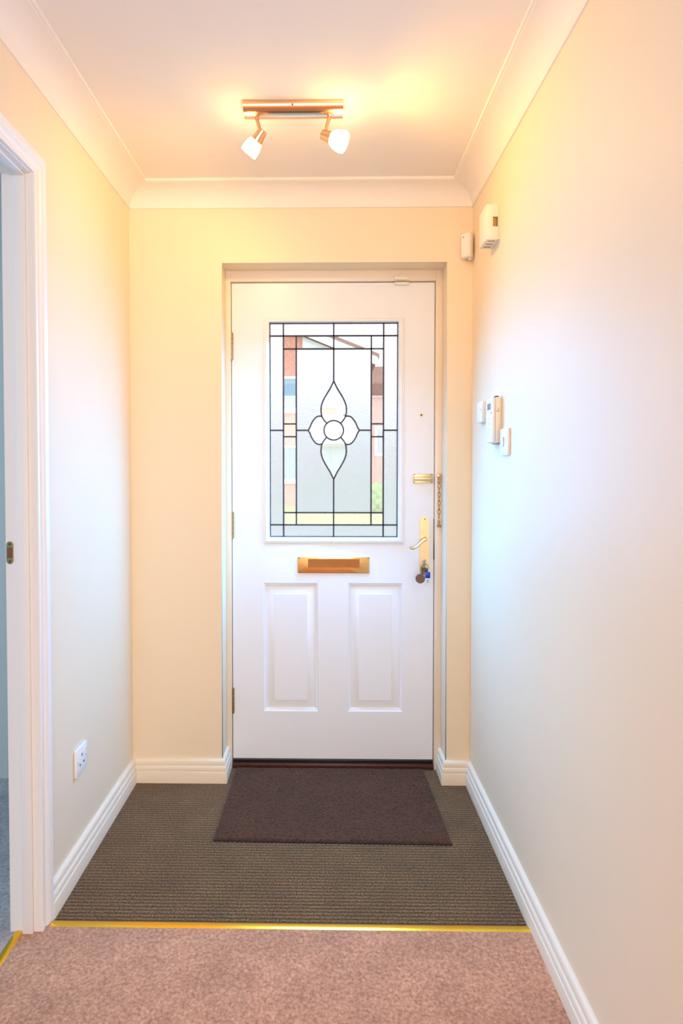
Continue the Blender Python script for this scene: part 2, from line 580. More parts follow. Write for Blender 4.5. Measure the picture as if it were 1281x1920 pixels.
# ------------------------------------------------------------------ brass strips between the carpets
def strip(name, x0, x1, y0, y1, z, along, label):
    t = empty(name, ((x0 + x1) / 2, (y0 + y1) / 2, z))
    tag(t, label, 'threshold strip', 'carpet strips')
    bm = bmesh.new()
    n = 9
    w = (y1 - y0) if along == 'x' else (x1 - x0)
    prof = [(w * i / (n - 1), 0.0045 * math.sin(math.pi * (0.06 + 0.88 * i / (n - 1)))) for i in range(n)]
    if along == 'x':
        A = [bm.verts.new((x0, y0 + u, z + h)) for u, h in prof]
        B = [bm.verts.new((x1, y0 + u, z + h)) for u, h in prof]
    else:
        A = [bm.verts.new((x0 + u, y0, z + h)) for u, h in prof]
        B = [bm.verts.new((x0 + u, y1, z + h)) for u, h in prof]
    for k in range(n - 1):
        bm.faces.new((A[k], A[k + 1], B[k + 1], B[k]))
    bm.faces.new((A[0], B[0], B[-1], A[-1]))
    bm.faces.new(A[::-1])
    bm.faces.new(B)
    mesh_obj('cover_bar', bm, M['gold_strip'], t, smooth=50)
    return t


strip('threshold_strip', XL + 0.019, XR - 0.020, -0.803, -0.771, 0.003, 'x', 'gold carpet strip between brown matting and pink carpet')
strip('threshold_strip', -0.847, -0.822, JY1 + 0.01, JY0 - 0.001, 0.0045, 'y', 'gold carpet strip across the foot of the side doorway')

# ================================================================== FRONT DOOR
# frame set in the recess
fr = empty('trim_6', (0, 0.105, 0))
struct(fr, 'cream timber frame around the front door', 'door frame')
b = bmesh.new()
box(b, OL, DL - 0.003, 0.106, 0.2, 0.0, OT, bev=0.0015)
mesh_obj('frame_post', b, M['frame'], fr, smooth=40)
b = bmesh.new()
box(b, DR + 0.003, OR, 0.106, 0.2, 0.0, OT, bev=0.0015)
mesh_obj('frame_post', b, M['frame'], fr, smooth=40)
b = bmesh.new()
box(b, DL - 0.003, DR + 0.003, 0.106, 0.2, DT + 0.004, OT, bev=0.0015)
mesh_obj('frame_head', b, M['frame'], fr, smooth=40)
b = bmesh.new()   # rebate stops behind the leaf (dark draught seal line shows in the gap)
box(b, DL - 0.003, DL + 0.012, 0.166, 0.2, 0.02, OT)
box(b, DR - 0.012, DR + 0.003, 0.166, 0.2, 0.02, OT)
box(b, DL, DR, 0.166, 0.2, DT - 0.012, OT)
mesh_obj('draught_seal', b, M['rubber'], fr)
sl = bx('sill', M['sill'], fr, DL - 0.004, DR + 0.004, 0.106, 0.28, 0.0, 0.0205, bev=0.003)
sl['label'] = 'dark brown hardwood sill'
b = bmesh.new()
box(b, DL + 0.002, DR - 0.002, 0.121, 0.2, 0.0205, 0.030, bev=0.003)
tube(b, [(DL + 0.002, 0.124, 0.0315), (DR - 0.002, 0.124, 0.0315)], 0.0055, 10)
wb = mesh_obj('weather_bar', b, M['rubber'], fr, smooth=50)
wb['label'] = 'black rubber weather bar'

# glass pattern, in the plane of the glazing
GY = 0.130                                  # inner face of the glass
def gz(z):
    return 1.2602 + (z - 1.2602) * 1.0045
def gx(x):
    return x * 1.0045
VX = [gx(v) for v in (-0.2385, -0.1815, -0.1285, 0.0265, 0.1815, 0.2320, 0.2910)]
HZ = [gz(v) for v in (1.855, 1.8025, 1.7490, 1.4400, 1.4135, 1.3870, 1.0720, 1.0210, 0.9705)]
gl, v1, v2, vc, v4, v5, gr = VX
ht, h1, h2, s1, h3, s2, h4, h5, hb = HZ

door = empty('door_1', (DL, DY, DB))
struct(door, 'white front door with leaded glass, brass letterbox and lever handle', 'door')
PANELS = [(-0.266, -0.038, 0.2385, 0.778), (0.0865, 0.3145, 0.2385, 0.778)]
WX0, WX1, WZ0, WZ1 = gl - 0.006, gr + 0.006, hb - 0.006, ht + 0.006
TH = DY + 0.044
(pa0, pa1, pz0, pz1), (pb0, pb1, _, _) = PANELS
b = bmesh.new()
xs = sorted([DL, WX0, WX1, pa0, pa1, pb0, pb1, DR])
zs = sorted([DB, pz0, pz1, WZ0, WZ1, DT])
vert = {}
def gv(x, z, y):
    k = (round(x, 6), round(z, 6), round(y, 6))
    if k not in vert:
        vert[k] = b.verts.new((x, y, z))
    return vert[k]
def is_hole(x, z):
    if WX0 < x < WX1 and WZ0 < z < WZ1:
        return True
    return any(p[0] < x < p[1] and p[2] < z < p[3] for p in PANELS)
cells = {}
for i in range(len(xs) - 1):
    for j in range(len(zs) - 1):
        if not is_hole((xs[i] + xs[i + 1]) / 2, (zs[j] + zs[j + 1]) / 2):
            cells[(i, j)] = True
for (i, j) in cells:
    for y in (DY, TH):
        b.faces.new([gv(xs[i], zs[j], y), gv(xs[i + 1], zs[j], y), gv(xs[i + 1], zs[j + 1], y), gv(xs[i], zs[j + 1], y)])
    for di, dj, e in ((-1, 0, ((i, j), (i, j + 1))), (1, 0, ((i + 1, j), (i + 1, j + 1))), (0, -1, ((i, j), (i + 1, j))), (0, 1, ((i, j + 1), (i + 1, j + 1)))):
        if (i + di, j + dj) not in cells:
            (a0, a1), (c0, c1) = e
            b.faces.new([gv(xs[a0], zs[a1], DY), gv(xs[c0], zs[c1], DY), gv(xs[c0], zs[c1], TH), gv(xs[a0], zs[a1], TH)])
mesh_obj('door_leaf', b, M['door'], door)


def nested(bm, rings):
    """rings: (x0,x1,z0,z1,y) joined one inside the next, the last one filled"""
    prev = None
    for x0, x1, z0, z1, y in rings:
        cur = [bm.verts.new(p) for p in ((x0, y, z0), (x1, y, z0), (x1, y, z1), (x0, y, z1))]
        if prev:
            for k in range(4):
                bm.faces.new((prev[k], prev[(k + 1) % 4], cur[(k + 1) % 4], cur[k]))
        prev = cur
    return prev


def inset(r, d, y):
    return (r[0] + d, r[1] - d, r[2] + d, r[3] - d, y)


for p in PANELS:
    b = bmesh.new()
    steps = [(0.0, 0.0), (0.0015, 0.0012), (0.0060, 0.0030), (0.0085, 0.0036), (0.0100, 0.0070), (0.0145, 0.0095), (0.0165, 0.0095), (0.0455, 0.0022), (0.0470, 0.0006)]
    last = nested(b, [inset(p, d, DY + y) for d, y in steps])
    b.faces.new(last)
    back = nested(b, [inset(p, 0, TH), inset(p, 0.02, TH)])
    b.faces.new(back)
    o = mesh_obj('panel', b, M['door'], door, smooth=25)

# glazing bead
b = bmesh.new()
OX0, OX1, OZ0, OZ1 = -0.264, 0.3185, 0.9425, 1.8745
R0 = (OX0, OX1, OZ0, OZ1)
def lerp_rect(t, y):
    return (OX0 + (WX0 + 0.006 - OX0) * t, OX1 + (WX1 - 0.006 - OX1) * t, OZ0 + (WZ0 + 0.006 - OZ0) * t, OZ1 + (WZ1 - 0.006 - OZ1) * t, y)
nested(b, [lerp_rect(0, DY + 0.001), lerp_rect(0.0, DY - 0.003), lerp_rect(0.12, DY - 0.0055), lerp_rect(0.30, DY - 0.0060), lerp_rect(0.40, DY - 0.0095),
           lerp_rect(0.80, DY - 0.0095), lerp_rect(0.96, DY - 0.006), lerp_rect(1.0, DY), lerp_rect(1.0, GY)])
mesh_obj('glazing_bead', b, M['door'], door, smooth=25)

# leaded light: cames, with every pane its own piece
FC = Vector((vc, h3))
TEAR = [(0.0, 0.2035), (-0.0150, 0.1725), (-0.0270, 0.1535), (-0.0380, 0.1345), (-0.0460, 0.1180), (-0.0515, 0.1010), (-0.0528, 0.0860), (-0.0518, 0.0710), (-0.0490, 0.0575)]
NECK = [(-0.0450, 0.0490), (-0.0390, 0.0405), (-0.0300, 0.0300)]
SIDE = [(-0.0570, 0.0590), (-0.0655, 0.0580), (-0.0740, 0.0535), (-0.0814, 0.0455), (-0.0880, 0.0360), (-0.0935, 0.0255), (-0.0985, 0.0125), (-0.1060, 0.0)]
RR = 0.0405
def fp(pts, sx=1, sz=1):
    return [(FC.x + sx * x, FC.y + sz * z) for x, z in pts]
def arc_pts(a0, a1, n, r=RR):
    return [(r * math.cos(math.radians(a0 + (a1 - a0) * i / n)), r * math.sin(math.radians(a0 + (a1 - a0) * i / n))) for i in range(n + 1)]

def ribbon(bm, pts, w, y0, y1, closed=False):
    n = len(pts)
    P = [Vector(p) for p in pts]
    L, Rr = [], []
    for i in range(n):
        a = P[(i - 1) % n] if closed or i > 0 else P[i]
        c = P[(i + 1) % n] if closed or i < n - 1 else P[i]
        d1 = (P[i] - a).normalized() if (P[i] - a).length > 1e-9 else (c - P[i]).normalized()
        d2 = (c - P[i]).normalized() if (c - P[i]).length > 1e-9 else d1
        nn = Vector((-d1.y - d2.y, d1.x + d2.x))
        nn = nn.normalized() if nn.length > 1e-6 else Vector((-d1.y, d1.x))
        L.append(P[i] + nn * w / 2)
        Rr.append(P[i] - nn * w / 2)
    vs = [[bm.verts.new((q.x, y, q.y)) for q in S] for S in (L, Rr) for y in (y0, y1)]
    a, c, d, e = vs   # L-y0, L-y1, R-y0, R-y1
    m = n if closed else n - 1
    for i in range(m):
        j = (i + 1) % n
        bm.faces.new((a[i], a[j], d[j], d[i]))
        bm.faces.new((c[i], e[i], e[j], c[j]))
        bm.faces.new((a[i], c[i], c[j], a[j]))
        bm.faces.new((d[i], d[j], e[j], e[i]))
    if not closed:
        bm.faces.new((a[0], d[0], e[0], c[0]))
        bm.faces.new((a[-1], c[-1], e[-1], d[-1]))

b = bmesh.new()
CW, C0, C1 = 0.0062, GY - 0.0022, GY + 0.0065
def line(x0, z0, x1, z1, w=CW):
    ribbon(b, [(x0, z0), (x1, z1)], w, C0, C1)
for x in (v1, v5):
    line(x, hb, x, ht)
for z in (h1, h5):
    line(gl, z, gr, z)
for x in (v2, v4):
    line(x, h5, x, h1)
for z in (h2, h4):
    line(v1, z, v5, z)
for xa, xb in ((v1, v2), (v4, v5)):
    line(xa, s1, xb, s1)
    line(xa, s2, xb, s2)
line(vc, FC.y + 0.2035, vc, ht)
line(vc, hb, vc, FC.y - 0.2035)
line(gl, h3, v1, h3)
line(v2, h3, FC.x - 0.106, h3)
line(FC.x + 0.106, h3, v4, h3)
line(v5, h3, gr, h3)
for x in (gl, gr):
    line(x, hb, x, ht, 0.0075)
for z in (hb, ht):
    line(gl, z, gr, z, 0.0075)
for sz in (1, -1):
    for sx in (1, -1):
        ribbon(b, fp(TEAR + NECK, sx, sz), CW, C0 - 0.0003, C1)
        ribbon(b, fp([TEAR[-1]] + SIDE, sx, sz), CW, C0 - 0.0003, C1)
ribbon(b, fp(arc_pts(0, 352, 44)), CW, C0 - 0.0006, C1, closed=True)
came = mesh_obj('leaded_glass', b, M['lead'], door)
came['label'] = 'dark lead cames with a flower motif'

def pane(poly, clear):
    bm = bmesh.new()
    pts = [Vector(p) for p in poly]
    area = sum(pts[i].x * pts[(i + 1) % len(pts)].y - pts[(i + 1) % len(pts)].x * pts[i].y for i in range(len(pts)))
    if area < 0:
        pts.reverse()
    f = bm.faces.new([bm.verts.new((p.x, GY, p.y)) for p in pts])
    if clear:
        bw = 0.009
        r = bmesh.ops.inset_region(bm, faces=[f], thickness=bw, depth=0.0, use_even_offset=True)
        for fc in r['faces']:
            fc.smooth = False
        rim = set()
        for e in bm.edges:
            if e.is_boundary:
                rim.update(e.verts)
        for v in rim:
            v.co.y += 0.0016
    back = []
    bound = [e for e in bm.edges if e.is_boundary]
    ext = bmesh.ops.extrude_edge_only(bm, edges=bound)
    nv = [v for v in ext['geom'] if isinstance(v, bmesh.types.BMVert)]
    for v in nv:
        v.co.y = GY + 0.004
    ne = [e for e in ext['geom'] if isinstance(e, bmesh.types.BMEdge) and all(v in nv for v in e.verts)]
    bmesh.ops.contextual_create(bm, geom=ne)
    mesh_obj('pane', bm, M['clear'] if clear else M['frost'], came)

def rect(x0, x1, z0, z1, clear):
    pane([(x0, z0), (x1, z0), (x1, z1), (x0, z1)], clear)
# outer obscured border
for xa, xb in ((gl, v1), (v5, gr)):
    rect(xa, xb, h1, ht, False)
    rect(xa, xb, hb, h5, False)
    rect(xa, xb, h3, h1, False)
    rect(xa, xb, h5, h3, False)
for xa, xb in ((v1, vc), (vc, v5)):
    rect(xa, xb, h1, ht, False)
    rect(xa, xb, hb, h5, False)
# inner clear border
for za, zb in ((h2, h1), (h5, h4)):
    for xa, xb in ((v1, v2), (v2, vc), (vc, v4), (v4, v5)):
        rect(xa, xb, za, zb, True)
for xa, xb in ((v1, v2), (v4, v5)):
    rect(xa, xb, s1, h2, True)
    rect(xa, xb, s2, s1, True)
    rect(xa, xb, h4, s2, True)
# obscured quarters around the flower
for sx in (1, -1):
    for sz in (1, -1):
        xv = v2 if sx > 0 else v4
        zv = h2 if sz > 0 else h4
        pane([(xv, zv), (vc, zv)] + fp(TEAR + SIDE, sx, sz) + [(xv, h3)], False)
# flower
for sz in (1, -1):
    right = [(-x, z) for x, z in (TEAR + NECK)[::-1]][:-1]
    low = [(RR * math.cos(math.radians(a)), RR * math.sin(math.radians(a))) for a in (125, 115, 105, 90, 75, 65, 55)]
    pane(fp(TEAR + NECK + low + right, 1, sz), True)
for sx in (1, -1):
    up = [TEAR[-1]] + SIDE
    dn = [(x, -z) for x, z in up[::-1]][1:]
    neck_dn = [(x, -z) for x, z in NECK]
    ringl = [(RR * math.cos(math.radians(a)), RR * math.sin(math.radians(a))) for a in (222, 207, 192, 180, 168, 153, 138)]
    pane(fp(up + dn + neck_dn + ringl + NECK[::-1], sx, 1), True)
pane(fp(arc_pts(0, 348, 29, RR * 0.99)), True)

# ------------------------------------------------------------------ furniture of the door
# letterbox
b = bmesh.new()
box(b, -0.1235, 0.1755, DY - 0.006, DY, 0.820, 0.889, bev=0.0028, seg=3)
lb_plate = mesh_obj('letterbox', b, M['brass'], door, smooth=50)
lb_plate['label'] = 'polished brass letterbox plate with sprung flap'
b = bmesh.new()
fx0, fx1, fz0, fz1 = -0.080, 0.134, 0.8440, 0.8815
prism = [(fx0, fz0), (fx1, fz0), (fx1, fz1), (fx0, fz1)]
prism_xz(b, prism, DY - 0.0095, DY - 0.0045)
for v in b.verts:
    if v.co.y < DY - 0.008 and v.co.z > 0.87:
        v.co.y -= 0.0075
bmesh.ops.bevel(b, geom=[e for e in b.edges if all(v.co.y < DY - 0.008 for v in e.verts)], offset=0.0016, segments=2, affect='EDGES')
mesh_obj('flap', b, M['brass'], lb_plate, smooth=30)
for x in (-0.118, 0.170):
    mesh_obj('screw', lathe(bmesh.new(), [(0, 0.0018), (0.0026, 0.0012), (0.003, 0)], (x, DY - 0.006, 0.884), (0, -1, 0), 14), M['screw'], lb_plate, smooth=40)

# hinges
for z0, z1 in ((1.707, 1.814), (0.967, 1.072), (0.232, 0.336)):
    b = bmesh.new()
    hx, hy = DL - 0.0018, DY - 0.004
    tube(b, [(hx, hy, z0), (hx, hy, z1)], 0.0078, 16)
    for z in (z0, z1):
        s = 1 if z == z1 else -1
        lathe(b, [(0.0060, 0), (0.0060, 0.002), (0.003, 0.004), (0, 0.0045)], (hx, hy, z), (0, 0, s), 14)
    h = mesh_obj('hinge', b, M['aged_brass'], door, smooth=40)
    h['label'] = 'aged brass butt hinge'
    b = bmesh.new()
    for k in range(1, 5):
        z = z0 + (z1 - z0) * k / 5
        tube(b, [(hx, hy, z - 0.0006), (hx, hy, z + 0.0006)], 0.0081, 16)
    mesh_obj('knuckle_joint', b, M['slot'], h)

# spyhole
sphole = mesh_obj('spyhole', lathe(bmesh.new(), [(0.0075, 0), (0.0075, 0.002), (0.0062, 0.0032), (0.0045, 0.0032), (0.0040, 0.0015), (0, 0.0012)], (0.388, DY, 1.476), (0, -1, 0), 24), M['satin_brass'], door, smooth=40)
mesh_obj('lens', lathe(bmesh.new(), [(0.0040, 0), (0.003, 0.001), (0, 0.0014)], (0.388, DY - 0.0013, 1.476), (0, -1, 0), 20), M['slot'], sphole, smooth=60)

# chain holder on the door leaf
b = bmesh.new()
box(b, 0.3555, 0.4365, DY - 0.003, DY, 1.2175, 1.2335, bev=0.0015)
box(b, 0.3555, 0.4365, DY - 0.003, DY, 1.1945, 1.2045, bev=0.0015)
box(b, 0.3570, 0.4350, DY - 0.013, DY - 0.009, 1.2090, 1.2200, bev=0.0015)
box(b, 0.3570, 0.4350, DY - 0.010, DY - 0.001, 1.2165, 1.2195)
box(b, 0.3530, 0.4390, DY - 0.012, DY - 0.002, 1.2060, 1.2090, bev=0.001)
ch = mesh_obj('chain_holder', b, M['satin_brass'], door, smooth=40)
ch['label'] = 'brass slide plate for the door chain'
for x in (0.3600, 0.4320):
    for z in (1.2300, 1.1990):
        mesh_obj('screw', lathe(bmesh.new(), [(0, 0.0016), (0.0024, 0.001), (0.0027, 0)], (x, DY - 0.003, z), (0, -1, 0), 12), M['screw'], ch, smooth=40)

# lever handle on its long plate
b = bmesh.new()
pl = [(0.3835, 0.832), (0.3835, 1.038)] + [(0.4025 - 0.019 * math.cos(math.pi * i / 10), 1.038 + 0.019 * math.sin(math.pi * i / 10)) for i in range(1, 10)] + [(0.4215, 1.038), (0.4215, 0.832)] \
    + [(0.4025 + 0.019 * math.cos(math.pi * i / 10), 0.832 - 0.019 * math.sin(math.pi * i / 10)) for i in range(1, 10)]
prism_xz(b, pl, DY - 0.005, DY)
bmesh.ops.bevel(b, geom=[e for e in b.edges if all(v.co.y < DY - 0.004 for v in e.verts)], offset=0.0016, segments=2, affect='EDGES')
hp = mesh_obj('handle_plate', b, M['satin_brass'], door, smooth=35)
hp['label'] = 'long satin brass handle plate'
b = bmesh.new()
lathe(b, [(0.0095, 0), (0.0095, 0.010), (0.0080, 0.013), (0.0080, 0.030), (0.0070, 0.034), (0.0, 0.035)], (0.4025, DY - 0.005, 0.964), (0, -1, 0), 22)
ly = DY - 0.034
tube(b, [(0.4090, ly, 0.9660), (0.4025, ly, 0.9650), (0.3920, ly, 0.9600), (0.3800, ly - 0.001, 0.9480), (0.3690, ly, 0.9365), (0.3590, ly, 0.9300), (0.3500, ly, 0.9285), (0.3430, ly, 0.9305), (0.3385, ly, 0.9345)],
     [0.0050, 0.0065, 0.0058, 0.0050, 0.0048, 0.0052, 0.0062, 0.0058, 0.0035], 14)
mesh_obj('lever', b, M['satin_brass'], hp, smooth=60)
for z in (1.046,):
    mesh_obj('screw', lathe(bmesh.new(), [(0, 0.0016), (0.0028, 0.001), (0.0031, 0)], (0.4035, DY - 0.005, z), (0, -1, 0), 12), M['screw'], hp, smooth=40)
b = bmesh.new()
lathe(b, [(0.0085, 0), (0.0085, 0.003), (0.0075, 0.004), (0, 0.004)], (0.4015, DY - 0.005, 0.871), (0, -1, 0), 20)
box(b, 0.3980, 0.4050, DY - 0.0090, DY - 0.005, 0.8500, 0.871, bev=0.002)
mesh_obj('lock_cylinder', b, M['steel'], hp, smooth=40)

# edge of the multipoint lock (dark strip in the gap between leaf and frame)
b = bmesh.new()
box(b, DR - 0.0010, DR + 0.0062, DY - 0.0045, DY + 0.03, 0.878, 1.046, bev=0.001)
lk = mesh_obj('lock_faceplate', b, M['key_metal'], door, smooth=40)
lk['label'] = 'dark metal lock faceplate in the door edge'

# keys hanging from the lock
keys = empty('key_bunch', (0.4015, DY - 0.012, 0.871))
tag(keys, 'bunch of keys with blue tag and brown disc hanging from the lock', 'keys')
b = bmesh.new()
box(b, 0.3998, 0.4030, DY - 0.030, DY - 0.0085, 0.8665, 0.8735, bev=0.0006)
lathe(b, [(0.0, -0.0011), (0.0105, -0.0011), (0.0105, 0.0011), (0.0, 0.0011)], (0.4014, DY - 0.037, 0.869), (1, 0, 0), 22)
mesh_obj('key', b, M['steel'], keys, smooth=40)
mesh_obj('split_ring', torus(bmesh.new(), (0.4005, DY - 0.0400, 0.8530), (0.55, 1, 0), 0.0130, 0.0011, 24, 8), M['key_metal'], keys, smooth=60)
def hanging_key(x, y, ztop, lean, mat):
    bm = bmesh.new()
    q = bmesh.new()
    lathe(q, [(0.0, -0.001), (0.0088, -0.001), (0.0088, 0.001), (0.0, 0.001)], (0, 0, -0.008), (0, 1, 0), 18)
    pts = [(-0.0032, -0.014), (0.0032, -0.014), (0.0032, -0.040), (0.0018, -0.044), (-0.0018, -0.044), (-0.0032, -0.041), (-0.0015, -0.037), (-0.0032, -0.033), (-0.0016, -0.029), (-0.0032, -0.025)]
    prism_xz(q, pts, -0.001, 0.001)
    merge(bm, q, Matrix.Translation((x, y, ztop)) @ Matrix.Rotation(lean, 4, 'Y'))
    return mesh_obj('key', bm, mat, keys, smooth=40)
hanging_key(0.3980, DY - 0.0365, 0.8470, 0.35, M['key_metal'])
hanging_key(0.4030, DY - 0.0330, 0.8480, -0.22, M['green_plastic'])
b = bmesh.new()
lathe(b, [(0.0, -0.0015), (0.0185, -0.0015), (0.0192, -0.0008), (0.0192, 0.0008), (0.0185, 0.0015), (0.0, 0.0015)], (0.3800, DY - 0.0440, 0.8055), (0.1, 1, 0), 36)
tube(b, [(0.3890, DY - 0.044, 0.822), (0.3945, DY - 0.043, 0.836), (0.3965, DY - 0.041, 0.8435)], 0.0018, 8)
fob = mesh_obj('disc_fob', b, M['leather'], keys, smooth=40)
fob['label'] = 'round brown leather disc'
b = bmesh.new()
box(b, 0.3995, 0.4195, DY - 0.0505, DY - 0.0450, 0.8080, 0.8335, bev=0.0018)
torus(b, (0.4080, DY - 0.0475, 0.8370), (1, 0, 0), 0.0045, 0.0010, 16, 6)
tg = mesh_obj('key_tag', b, M['blue_plastic'], keys, smooth=40)
tg['label'] = 'blue plastic key tag with white paper insert'
pw = bx('paper_insert', M['tag_paper'], tg, 0.4000, 0.4175, DY - 0.0500, DY - 0.0455, 0.7835, 0.8082, bev=0.001)
b = bmesh.new()
for k, (xa, xb) in enumerate(((0.4045, 0.4130), (0.4055, 0.4125), (0.4045, 0.4120))):
    z = 0.8020 - 0.0042 * k
    box(b, xa, xb, DY - 0.0503, DY - 0.0500, z - 0.0014, z + 0.0010)
mesh_obj('written_lines', b, M['ink'], tg)

# security chain hanging on the frame
chain = empty('security_chain', (0.4600, 0.106, 1.235))
tag(chain, 'brass security chain hanging on the door frame', 'door chain')
bx('bracket', M['brass'], chain, 0.4505, 0.4680, 0.0985, 0.106, 1.2180, 1.2345, bev=0.002)
mesh_obj('bracket_ring', torus(bmesh.new(), (0.4600, 0.0955, 1.2060), (0.2, 1, 0), 0.0060, 0.0013, 18, 8, sx=2.1, up=(0, 0, 1)), M['aged_brass'], chain, smooth=60)
mesh_obj('bracket_ring', torus(bmesh.new(), (0.4570, 0.0965, 1.2040), (0.9, 0.5, 0), 0.0056, 0.0013, 18, 8, sx=2.0, up=(0, 0, 1)), M['aged_brass'], chain, smooth=60)
zc = 1.1830
k = 0
while zc > 1.045:
    ax = (0.35, 1, 0) if k % 2 == 0 else (1, -0.35, 0)
    mesh_obj('link', torus(bmesh.new(), (0.4590, 0.0965, zc), ax, 0.0050, 0.0014, 16, 6, sx=2.3, up=(0, 0, 1)), M['aged_brass'], chain, smooth=60)
    zc -= 0.0175
    k += 1
b = bmesh.new()
tube(b, [(0.4590, 0.0985, 1.0430), (0.4590, 0.0985, 1.0250)], 0.0042, 14)
lathe(b, [(0.0, 0.0), (0.0072, 0.0), (0.0078, 0.003), (0.0072, 0.0075), (0.0042, 0.0085)], (0.4590, 0.0985, 1.0150), (0, 0, 1), 20)
mesh_obj('slide_end', b, M['aged_brass'], chain, smooth=50)

# alarm contact over the door: one half on the frame, one on the leaf
ct = empty('contact_switch', (0.303, 0.106, 2.035))
tag(ct, 'ivory alarm contact fixed to the frame above the door', 'alarm contact')
b = bmesh.new()
box(b, 0.2730, 0.3330, 0.0950, 0.106, 2.0250, 2.0385, bev=0.002)
mesh_obj('housing', b, M['plastic_warm'], ct, smooth=40)
mesh_obj('terminal_cover', box(bmesh.new(), 0.2930, 0.3120, 0.0970, 0.106, 2.0385, 2.0450, bev=0.0012), M['plastic_warm'], ct, smooth=40)
mesh_obj('wire', tube(bmesh.new(), [(0.3000, 0.1030, 2.0440), (0.3005, 0.1030, 2.0560), (0.3005, 0.1060, 2.0640)], 0.0012, 8), M['plastic_warm'], ct, smooth=60)
mg = empty('contact_magnet', (0.303, DY, 2.012))
tag(mg, 'ivory magnet strip on the top edge of the front door', 'alarm contact')
mesh_obj('housing', box(bmesh.new(), 0.2750, 0.3345, 0.1050, DY, 2.0065, 2.0185, bev=0.002), M['plastic_warm'], mg, smooth=40)
for x in (0.2800, 0.3295):
    mesh_obj('screw', lathe(bmesh.new(), [(0, 0.0008), (0.0015, 0.0006), (0.0018, 0)], (x, 0.1050, 2.0125), (0, -1, 0), 10), M['screw'], mg)

# ================================================================== DOORMAT
mat_o = empty('doormat', (0.015, -0.15, 0.0))
tag(mat_o, 'dark brown coir doormat in front of the door', 'doormat')
NX, NY = 150, 92
MC = [(-0.3790, 0.1030), (0.3985, 0.1030), (0.4160, -0.4060), (-0.3855, -0.3955)]    # back-left, back-right, front-right, front-left
b = bmesh.new()
grid = []
for j in range(NY + 1):
    v = j / NY
    row = []
    for i in range(NX + 1):
        u = i / NX
        x = (MC[0][0] * (1 - u) + MC[1][0] * u) * (1 - v) + (MC[3][0] * (1 - u) + MC[2][0] * u) * v
        y = (MC[0][1] * (1 - u) + MC[1][1] * u) * (1 - v) + (MC[3][1] * (1 - u) + MC[2][1] * u) * v
        edge = min(u * 0.79, (1 - u) * 0.79, v * 0.5, (1 - v) * 0.5)
        h = 0.0085 + random.uniform(-0.0016, 0.0016)
        if edge < 0.002:
            h = 0.0035
        if j == NY:
            y += random.uniform(-0.0015, 0.0015)
        row.append(b.verts.new((x, y, h)))
    grid.append(row)
for j in range(NY):
    for i in range(NX):
        b.faces.new((grid[j][i], grid[j][i + 1], grid[j + 1][i + 1], grid[j + 1][i]))
bmesh.ops.recalc_face_normals(b, faces=b.faces)
mesh_obj('pile', b, M['coir'], mat_o)
b = bmesh.new()
low = [b.verts.new((x, y, 0.0002)) for x, y in MC]
top = [b.verts.new((x, y, 0.0042)) for x, y in MC]
b.faces.new(low)
b.faces.new(top)
for k in range(4):
    b.faces.new((low[k], low[(k + 1) % 4], top[(k + 1) % 4], top[k]))
mesh_obj('backing', b, M['mat_back'], mat_o)
b = bmesh.new()     # moulded teeth of the rubber backing along the front edge
nt_ = 54
for k in range(nt_):
    u = (k + 0.5) / nt_
    x = MC[3][0] * (1 - u) + MC[2][0] * u
    y = MC[3][1] * (1 - u) + MC[2][1] * u
    box(b, x - 0.0040, x + 0.0040, y - 0.0045, y + 0.001, 0.0002, 0.0048)
te = mesh_obj('edge_teeth', b, M['mat_back'], mat_o)
te['kind'] = 'stuff'

# ================================================================== CEILING LAMP
LY = -0.547
lamp = empty('spotlight_bar', (-0.104, LY, CEIL))
tag(lamp, 'brass ceiling bar with two lit opal glass spotlights', 'ceiling lamp')
LX0, LX1 = -0.2540, 0.0455
b = bmesh.new()
n = 20
A, B = [], []
for i in range(n + 1):
    t = math.pi * i / n
    y, z = LY - 0.034 * math.cos(t), CEIL - 0.006 - 0.026 * math.sin(t)
    A.append(b.verts.new((LX0, y, z)))
    B.append(b.verts.new((LX1, y, z)))
A.append(b.verts.new((LX0, LY + 0.034, CEIL)))
A.insert(0, b.verts.new((LX0, LY - 0.034, CEIL)))
B.append(b.verts.new((LX1, LY + 0.034, CEIL)))
B.insert(0, b.verts.new((LX1, LY - 0.034, CEIL)))
for i in range(len(A) - 1):
    b.faces.new((A[i], A[i + 1], B[i + 1], B[i]))
b.faces.new(A)
b.faces.new(B[::-1])
b.faces.new((A[0], B[0], B[-1], A[-1]))
mesh_obj('bar', b, M['lamp_metal'], lamp, smooth=40)
mesh_obj('screw', lathe(bmesh.new(), [(0, 0.0022), (0.003, 0.0015), (0.0034, 0)], (-0.106, LY - 0.0325, CEIL - 0.013), (0, -1, -0.5), 14), M['screw'], lamp, smooth=40)

